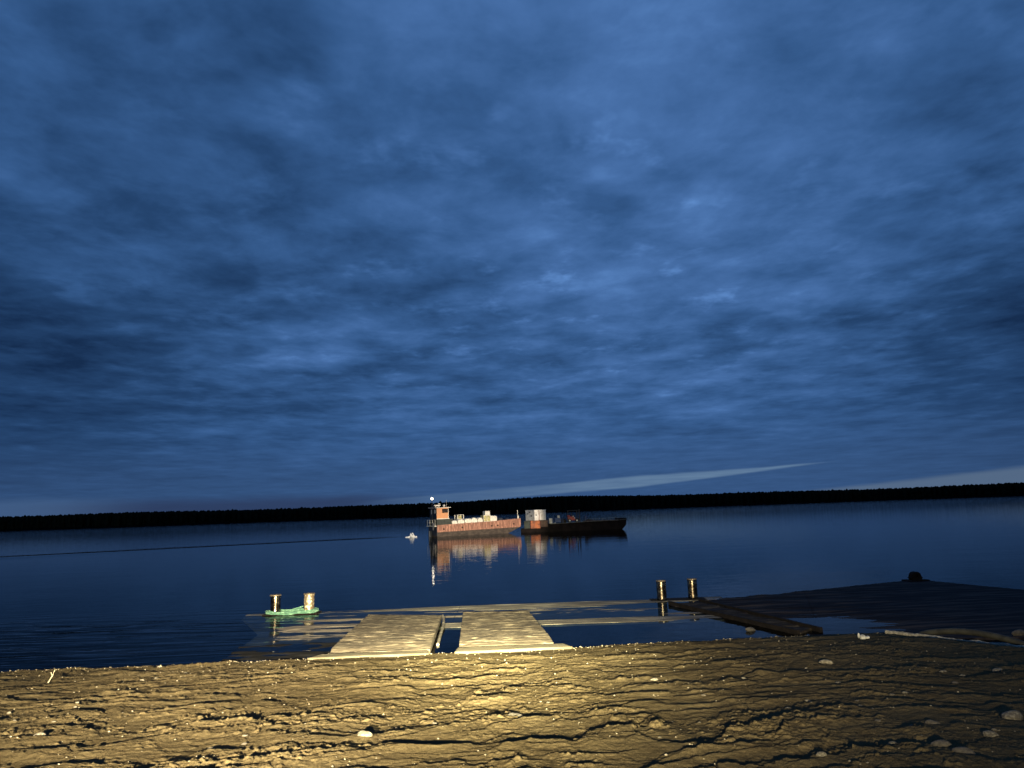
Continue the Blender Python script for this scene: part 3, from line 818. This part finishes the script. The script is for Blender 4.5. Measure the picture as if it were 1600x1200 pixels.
for k in range(24):
    x = 0.45 + k * 0.62; m.box(x, x + 0.07, -0.075, -0.032, 0.90, 1.70 + x * 0.028)
m.build('upper_hull', PINK, boat)
m = MB(); m.prism([(0, 1.721), (10, 1.981), (15.05, 2.251), (15.05, 2.33), (10, 2.06), (0, 1.80)], -0.08, 0.0)
m.build('gunwale', PINK, boat)
for x, z in ((1.1, 1.15), (4.3, 1.28), (9.6, 1.30), (10.7, 1.33), (13.7, 1.45)):
    MB().cyl((x, -0.09, z), (x, -0.031, z), 0.13, n=16).build('porthole', GLS, boat)
MB().box(-0.06, -0.001, 0.0, BW, 0.2, 1.74).build('transom', NAV, boat)  # dark colour carries the shade of the stern facing away from the lamp
MB().box(0.05, 2.9, 0.25, 3.0, 1.70, 2.68, bev=0.03).build('deckhouse', GRN, boat)
wh = MB().box(0.10, 2.15, 0.30, 2.95, 2.681, 4.42, bev=0.03).build('wheelhouse', ORG, boat)
MB().box(1.02, 2.02, 0.262, 0.299, 3.66, 4.30).build('window', GLS, wh)
MB().box(0.05, 0.099, 0.35, 2.9, 2.7, 4.4).build('rear_shade_panel', NAV, wh)  # shade of the rear wall put into a dark panel over the orange
MB().box(0.02, 0.049, 0.6, 1.1, 3.6, 4.2).build('window', WHT, wh)
MB().box(0.02, 0.049, 1.9, 2.3, 3.5, 4.2).build('window', WHT, wh)
MB().box(0.05, 2.25, 0.18, 0.29, 2.69, 2.80).build('trim', WHT, wh)
MB().box(2.02, 2.10, 0.262, 0.299, 2.82, 4.36).build('corner_trim', WHT, wh)
MB().box(-0.15, 2.45, 0.10, 3.1, 4.421, 4.52, bev=0.02).build('roof', WHT, boat)
MB().box(-0.25, 0.75, 0.3, 0.8, 4.70, 4.92, bev=0.03).cyl((0.0, .5, 4.52), (0.0, .5, 4.72), 0.03, n=8).cyl((0.6, .5, 4.52), (0.6, .5, 4.72), 0.03, n=8).build('roof_locker', WHT, boat)
MB().ball((1.45, 0.5, 4.78), 0.22, 0.22, 0.18, 2).cyl((1.45, 0.5, 4.5), (1.45, .5, 4.7), 0.05, n=8).build('searchlight', WHT, boat, True)
MB().cyl((0.9, 1.2, 4.52), (0.9, 1.2, 5.15), 0.03, n=8).box(0.7, 1.1, 1.15, 1.25, 5.05, 5.12).build('radar_bar', WHT, boat)
MB().cyl((2.2, 1.2, 4.52), (2.2, 1.2, 5.6), 0.015, n=6).build('aerial', WHT, boat)
mast = MB().cyl((-0.1, 1.6, 1.7), (-0.1, 1.6, 5.75), 0.06, 0.04, n=10).box(-0.14, -0.06, 1.2, 2.0, 5.2, 5.26).build('mast', NAV, boat)
LMP = mat('mast_lamp_glow', (1, 1, 1), 0.5, emit=(1.0, 0.86, 0.62), estr=12.0)
lo = MB().ball((-0.1, 1.6, 5.92), 0.17, 0.17, 0.20, 2).build('mast_lamp', LMP, mast, True)
m = MB()
for zz_ in (2.15, 2.6): m.cyl((-0.3, 0.1, zz_), (-0.3, 3.1, zz_), 0.025, n=6)
for yy in (0.1, 1.1, 2.1, 3.1): m.cyl((-0.3, yy, 1.70), (-0.3, yy, 2.62), 0.025, n=6)
m.box(-0.42, 0.0, 0.05, 3.15, 1.60, 1.70)
m.build('stern_rail', WHT, boat)
MB().cyl((14.6, 0.15, 2.2), (14.6, 0.15, 3.65), 0.06, n=10).build('bow_post', WHT, boat)
MB().cyl((15.0 - 0.12, 0.5, 2.2), (15.0 - .12, 0.5, 2.75), 0.14, n=12).build('bow_bollard', WHT, boat)
MB().box(-0.35, 0.1, 0.9, 1.15, 1.0, 2.1).box(-0.5, -0.06, 2.0, 2.25, 0.0, 0.9).build('rudder_post', NAV, boat)


def loc(x, y, z): return BO + Matrix.Rotation(YAW, 3, 'Z') @ Vector((x, y, z))


def deckz(x): return 1.735 + 0.027 * x


sack_group = 'white cargo sacks along the deck of the cargo boat'
for i, (x, w, h_) in enumerate(((3.05, 0.95, 0.70), (4.20, 1.15, 0.72), (5.45, 1.1, 0.78), (6.60, 1.05, 0.85), (7.65, 0.9, 0.80), (10.1, 1.2, 0.95))):
    o = MB().ball((0, 0, h_ * 0.40), w * 0.80, 0.85, h_ * (0.56 + 0.06 * (i % 3)), 3, 0.16, i)
    for v in o.bm.verts:
        v.co.z = max(v.co.z, 0.0); v.co.x = max(-w / 2, min(w / 2, v.co.x)); v.co.y = max(-0.5, min(0.5, v.co.y)); v.co.z = min(v.co.z, h_ * 0.96)
    o = o.build('cargo_sack', WHT, None, True)
    o.location = loc(x, 0.65, deckz(x)); o.rotation_euler = (0, 0, YAW + rnd.uniform(-.1, .1))
    tag(o, ['white cargo sack nearest the wheelhouse, low and flat', 'wide white cargo sack, second from the wheelhouse', 'white cargo sack directly under the caged tank, third in the row',
            'white cargo sack, fourth in the row, just forward of the caged tank', 'white cargo sack against the aft side of the pale crate', 'largest white cargo sack, forward of the pale crate'][i], 'sack', sack_group)
tk = empty('caged_tank', loc(4.65, 1.75, deckz(4.6)), YAW, label='pale tank in a cage behind the white sacks on the boat', cat='tank')
MB().cyl((0, 0, 0.15), (0, 0, 1.25), 0.42, n=20).build('tank', YEL, tk, True)
m = MB()
for sx in (-0.52, 0.52):
    for sy in (-0.52, 0.52): m.box(sx - .05, sx + .05, sy - .05, sy + .05, 0, 1.4)
for z in (0.05, 0.7, 1.35):
    m.box(-.57, .57, -.56, -.48, z, z + .06).box(-.57, .57, .48, .56, z, z + .06).box(-.56, -.48, -.47, .47, z, z + .06).box(.48, .56, -.47, .47, z, z + .06)
m.build('cage', WHT, tk)
cr = empty('pale_crate', loc(8.95, 0.85, deckz(8.9)), YAW, label='tall pale crate with yellowed panels amid the white sacks', cat='crate')
MB().box(-0.62, 0.62, -0.5, 0.5, 0, 1.05, bev=0.03).build('crate_body', YEL, cr)
m = MB()
for x in (-0.62, -0.02, 0.58): m.box(x, x + .06, -.53, -.502, 0.0, 1.08)
m.box(-.62, .64, -.56, -.532, 0.98, 1.08).box(-.62, .64, -.56, -.532, 0.0, 0.1)
m.build('battens', WHT, cr)
bx_ = MB().box(-0.45, 0.45, -0.4, 0.4, 0, 0.62, bev=0.04).build('white_box', WHT); bx_.location = loc(9.2, 0.95, deckz(8.9) + 1.085); bx_.rotation_euler = (0, 0, YAW)
tag(bx_, 'white box standing on top of the pale crate', 'box')
for i, (x, w, h_, lb_) in enumerate(((11.7, 1.1, 0.42, 'dark blue tarpaulin bundle on the fore deck of the cargo boat'), (13.1, 0.8, 0.30, 'low dark bundle near the bow of the cargo boat'))):
    o = MB().ball((0, 0, h_ / 2), w * 0.6, 0.5, h_ * 0.7, 3, 0.15, 20 + i).build('tarpaulin_bundle', NAV, None, True); o.location = loc(x, 1.2, deckz(x) + 0.02); tag(o, lb_, 'bundle')

# water thrown up behind the stern
FO = mat('white_foam', (0.80, 0.82, 0.85), 0.8)
m = MB(); fr2 = random.Random(9)
for k in range(130):
    t = fr2.random(); x = -0.85 + 1.6 * t
    top = 0.06 + 0.62 * math.exp(-((t - 0.62) / 0.24) ** 2)
    s_ = fr2.uniform(0.03, 0.085)
    m.ball((x + fr2.uniform(-.1, .1), fr2.uniform(-0.5, 0.5), fr2.random() * top), s_ * 1.3, s_, s_, 1, 0.3, k)
fo = m.build('stern_splash', FO, None, True); fo.location = (-16.9, 120.2, -0.04)
tag(fo, 'burst of white splash in the wake behind the boat', 'splash')

# ------------------------------------------------------------------ dark deck barge ahead of it
GO = Vector((0.9, 124.0, 0))
HUL = mat('black_red_barge_paint', (0.009, 0.006, 0.006), 0.85, var=0.6, vscale=1.2, spec=0.15)
barge = empty('deck_barge', GO, 0, label='low black deck barge lashed ahead of the red cargo boat', cat='barge')
MB().prism([(-0.25, -0.3), (15.6, -0.3), (16.5, 0.05), (17.1, 0.75), (17.15, 1.30), (4.2, 0.80), (-0.25, 0.55)], 0, 5.0).build('hull', HUL, barge)
MB().prism([(4.2, 0.801), (17.15, 1.301), (17.15, 1.42), (12.0, 1.42), (4.2, 1.30)], -0.02, 0.18).build('bulwark', HUL, barge)
MB().prism([(4.2, 0.801), (17.15, 1.301), (17.15, 1.36), (12.0, 1.36), (4.2, 1.20)], 0.181, 4.9).build('deck', BLK, barge)
MB().prism([(15.9, 1.425), (17.1, 1.425), (17.25, 1.55), (17.2, 1.76), (15.9, 1.80)], 0.0, 5.0).build('bow_ramp', HUL, barge)
GRY = mat('grey_green_rail_paint', (0.16, 0.17, 0.15), 0.7, var=0.4, vscale=3)
m = MB(); m.tube([(4.6, -0.06, 1.22), (8, -0.06, 1.34), (12, -0.06, 1.44), (15.7, -0.06, 1.50), (17.1, -0.06, 1.58)], 0.035, 6)
m.build('rub_rail', GRY, barge)
m = MB(); m.tube([(10.3, 0.1, 1.80), (13, 0.1, 1.84), (15.8, 0.1, 1.90)], 0.03, 6)
for x in (10.4, 11.8, 13.2, 14.6, 15.7): m.cyl((x, 0.1, 1.45), (x, 0.1, 1.80 + (x - 10.3) * 0.018), 0.025, n=6)
m.build('side_rail', GRY, barge)
ORB = mat('rust_orange_steel', (0.42, 0.13, 0.05), 0.75, var=0.7, vscale=2, color2=(0.20, 0.07, 0.04))
BRN = mat('brown_steel', (0.10, 0.06, 0.045), 0.8, var=0.6, vscale=2)


def crate_box(x0, x1, y0, y1, z0, z1, m_, label, name='steel_box'):
    e = empty(name, (GO.x + (x0 + x1) / 2, GO.y + (y0 + y1) / 2, z0), 0, label=label, cat='box')
    w, d, h = (x1 - x0) / 2, (y1 - y0) / 2, z1 - z0
    MB().box(-w, w, -d, d, 0, h, bev=0.02).build('box_body', m_, e)
    mm = MB()
    for k in range(4):
        x = -w + 0.04 + k * (2 * w - 0.14) / 3; mm.box(x, x + 0.06, -d - 0.04, -d - 0.003, 0.02, h - 0.02)
    mm.build('ribs', m_, e)
    return e


crate_box(0.30, 1.25, 0.1, 2.4, 0.56, 1.86, GRN, 'dark green steel box at the stern end of the barge, under the white cabin')
crate_box(1.35, 2.95, -0.05, 2.4, 0.60, 1.86, ORB, 'rust orange steel box under the white cabin')
crate_box(3.05, 4.25, 0.1, 2.4, 0.80, 1.86, BRN, 'brown steel box under the right end of the white cabin')
cab = empty('site_cabin', (GO.x + 2.30, GO.y + 1.55, 1.885), R(37), label='square white site cabin standing on steel boxes on the barge', cat='cabin')
WC = mat('white_cabin_panel', (0.74, 0.74, 0.72), 0.6, var=0.35, vscale=2, color2=(0.52, 0.50, 0.46))
MB().box(-1.2, 1.2, -1.2, 1.2, 0, 1.62, bev=0.02).build('cabin_body', WC, cab)
MB().box(-1.25, 1.25, -1.25, 1.25, 1.621, 1.70, bev=0.01).build('cabin_roof', WC, cab)
dr = MB().box(0.15, 0.85, -1.23, -1.203, 0.05, 1.45).build('door', WHT, cab)
MB().box(-0.95, -0.80, -1.24, -1.203, 0.75, 0.98).build('vent', BLK, cab)
MB().box(-0.28, -0.20, -1.23, -1.203, 0.0, 1.6).build('corner_strip', ORB, cab)
for (y, z, s_) in ((0.55, 1.1, 0.10), (0.0, 1.35, 0.11), (-0.35, 0.75, 0.12)):
    MB().box(-1.24, -1.203, y - s_, y + s_, z - s_, z + s_).build('vent', BLK, cab)

RED = mat('red_machine_paint', (0.40, 0.02, 0.015), 0.5, var=0.4, vscale=3)
TYR = mat('black_tyre_rubber', (0.015, 0.015, 0.015), 0.9)
tr = empty('red_forklift', (GO.x + 8.6, GO.y + 1.5, 1.36), 0, label='red forklift with black cab frame and upright mast on the barge', cat='forklift')
MB().box(-1.0, 0.1, -0.55, 0.55, 0.30, 0.95, bev=0.06).box(0.1, 0.7, -0.5, 0.5, 0.30, 0.55, bev=0.03).build('body', RED, tr)
MB().box(-1.05, -0.6, -0.56, 0.56, 0.951, 1.15, bev=0.05).build('counterweight', RED, tr)
m = MB()
for x in (-0.95, 0.55):
    for y in (-0.5, 0.45): m.box(x, x + 0.07, y, y + 0.06, 0.94 if x < 0 else 0.55, 1.88)
m.box(-1.02, 0.7, -0.56, 0.56, 1.88, 1.96)
for x in (-0.6, -0.2, 0.2): m.box(x, x + 0.05, -0.56, 0.56, 1.961, 1.99)
m.build('cab_frame', BLK, tr)
MB().box(-0.35, 0.1, -0.25, 0.25, 0.96, 1.12).box(-0.40, -0.28, -0.25, 0.25, 1.121, 1.55).build('seat', BLK, tr)
m = MB()
for y in (-0.42, 0.34): m.box(0.92, 1.04, y, y + 0.09, 0.05, 2.10)
for z in (0.1, 1.0, 2.0): m.box(0.94, 1.02, -0.329, 0.339, z, z + 0.08)
m.build('lift_mast', BLK, tr)
MB().box(1.05, 1.8, -0.35, -0.25, 0.1, 0.15).box(1.05, 1.8, 0.25, 0.35, 0.1, 0.15).box(1.05, 1.10, -0.4, 0.4, 0.151, 0.6).build('forks', BLK, tr)
for x in (-0.7, 0.5):
    for y in (-0.66, 0.66):
        w_ = MB().cyl((x, y - 0.1, 0.30), (x, y + 0.1, 0.30), 0.30, n=20).build('wheel', TYR, tr, True)
        MB().cyl((x, y - 0.112, 0.30), (x, y - 0.101, 0.30), 0.14, n=14).build('rim', WHT, w_)
for x, z in ((-0.10, 0.98), (0.15, 0.70)): MB().cyl((x, -0.60, z), (x, -0.552, z), 0.09, n=12).build('headlight', WHT, tr)

BLU = mat('blue_machine_paint', (0.03, 0.07, 0.20), 0.6, var=0.4, vscale=3)
gn = empty('blue_generator', (GO.x + 6.0, GO.y + 1.4, 1.30), 0, label='blue generator in a tube frame between cabin and forklift', cat='generator')
MB().box(-0.55, 0.5, -0.35, 0.35, 0.15, 0.85, bev=0.04).build('housing', BLU, gn)
m = MB()
for y in (-0.45, 0.45): m.tube([(-0.8, y, 0.0), (-0.8, y, 1.35), (-0.7, y, 1.45), (0.7, y, 1.45), (0.8, y, 1.35), (0.8, y, 0.0)], 0.04, 6)
for x in (-0.7, 0.7): m.cyl((x, -0.45, 1.45), (x, 0.45, 1.45), 0.035, n=6)
m.build('tube_frame', BLU, gn)
MB().cyl((0.1, 0, 0.85), (0.1, 0, 1.25), 0.22, n=16).build('air_filter', WHT, gn, True)
o = MB().cyl((0, 0, 0), (0, 0, 0.84), 0.29, n=20).cyl((0, 0, 0.84), (0, 0, 0.88), 0.30, n=20).build('white_drum', WHT, None, True); o.location = (GO.x + 4.75, GO.y + 0.9, 1.26)
tag(o, 'white drum beside the right end of the cabin', 'drum')
o = MB().cyl((0, 0, 0), (0, 0, 0.95), 0.30, n=20).cyl((0, 0, 0.3), (0, 0, 0.34), 0.32, n=20).cyl((0, 0, 0.62), (0, 0, 0.66), 0.32, n=20).build('blue_barrel', BLU, None, True); o.location = (GO.x + 10.6 - 0.4 + 0.5, GO.y + 2.2, 1.42)
tag(o, 'blue barrel just right of the forklift mast', 'barrel')
o = MB().box(-0.55, 0.55, -0.15, 0.15, 0, 0.06, rz=0.1).build('pale_plank', WHT); o.location = (GO.x + 5.0, GO.y + 0.35, 1.26); o.rotation_euler = (0, -0.12, 0)
tag(o, 'short pale plank lying below the white drum', 'plank')
for i in range(5):
    o = MB().cyl((-2.6, 0, 0), (2.6, 0, 0), 0.10, n=12).build('steel_pipe', BRN, None, True)
    o.location = (GO.x + 13.2 - 0.1 * i, GO.y + 0.8 + 0.23 * i, 1.48); o.rotation_euler = (0, -0.004, 0)
    tag(o, ['long dark pipe nearest the side rail on the fore deck of the barge', 'second dark pipe from the side rail of the barge', 'middle one of the five dark pipes on the barge', 'fourth dark pipe from the side rail of the barge', 'dark pipe on the far side of the stack of five on the barge'][i], 'pipe', 'pipes on the fore deck of the barge')
for (x, y, h_, lb_) in ((7.0, 2.4, 0.5, 'low dark bundle between the blue generator and the forklift'), (11.2, 1.8, 0.35, 'low dark heap right of the blue barrel')):
    o = MB().ball((0, 0, h_ * 0.5), 0.55, 0.4, h_ * 0.7, 3, 0.2, int(x)).build('dark_bundle', BLK, None, True); o.location = (GO.x + x, GO.y + y, 1.36 + 0.0); tag(o, lb_, 'bundle')
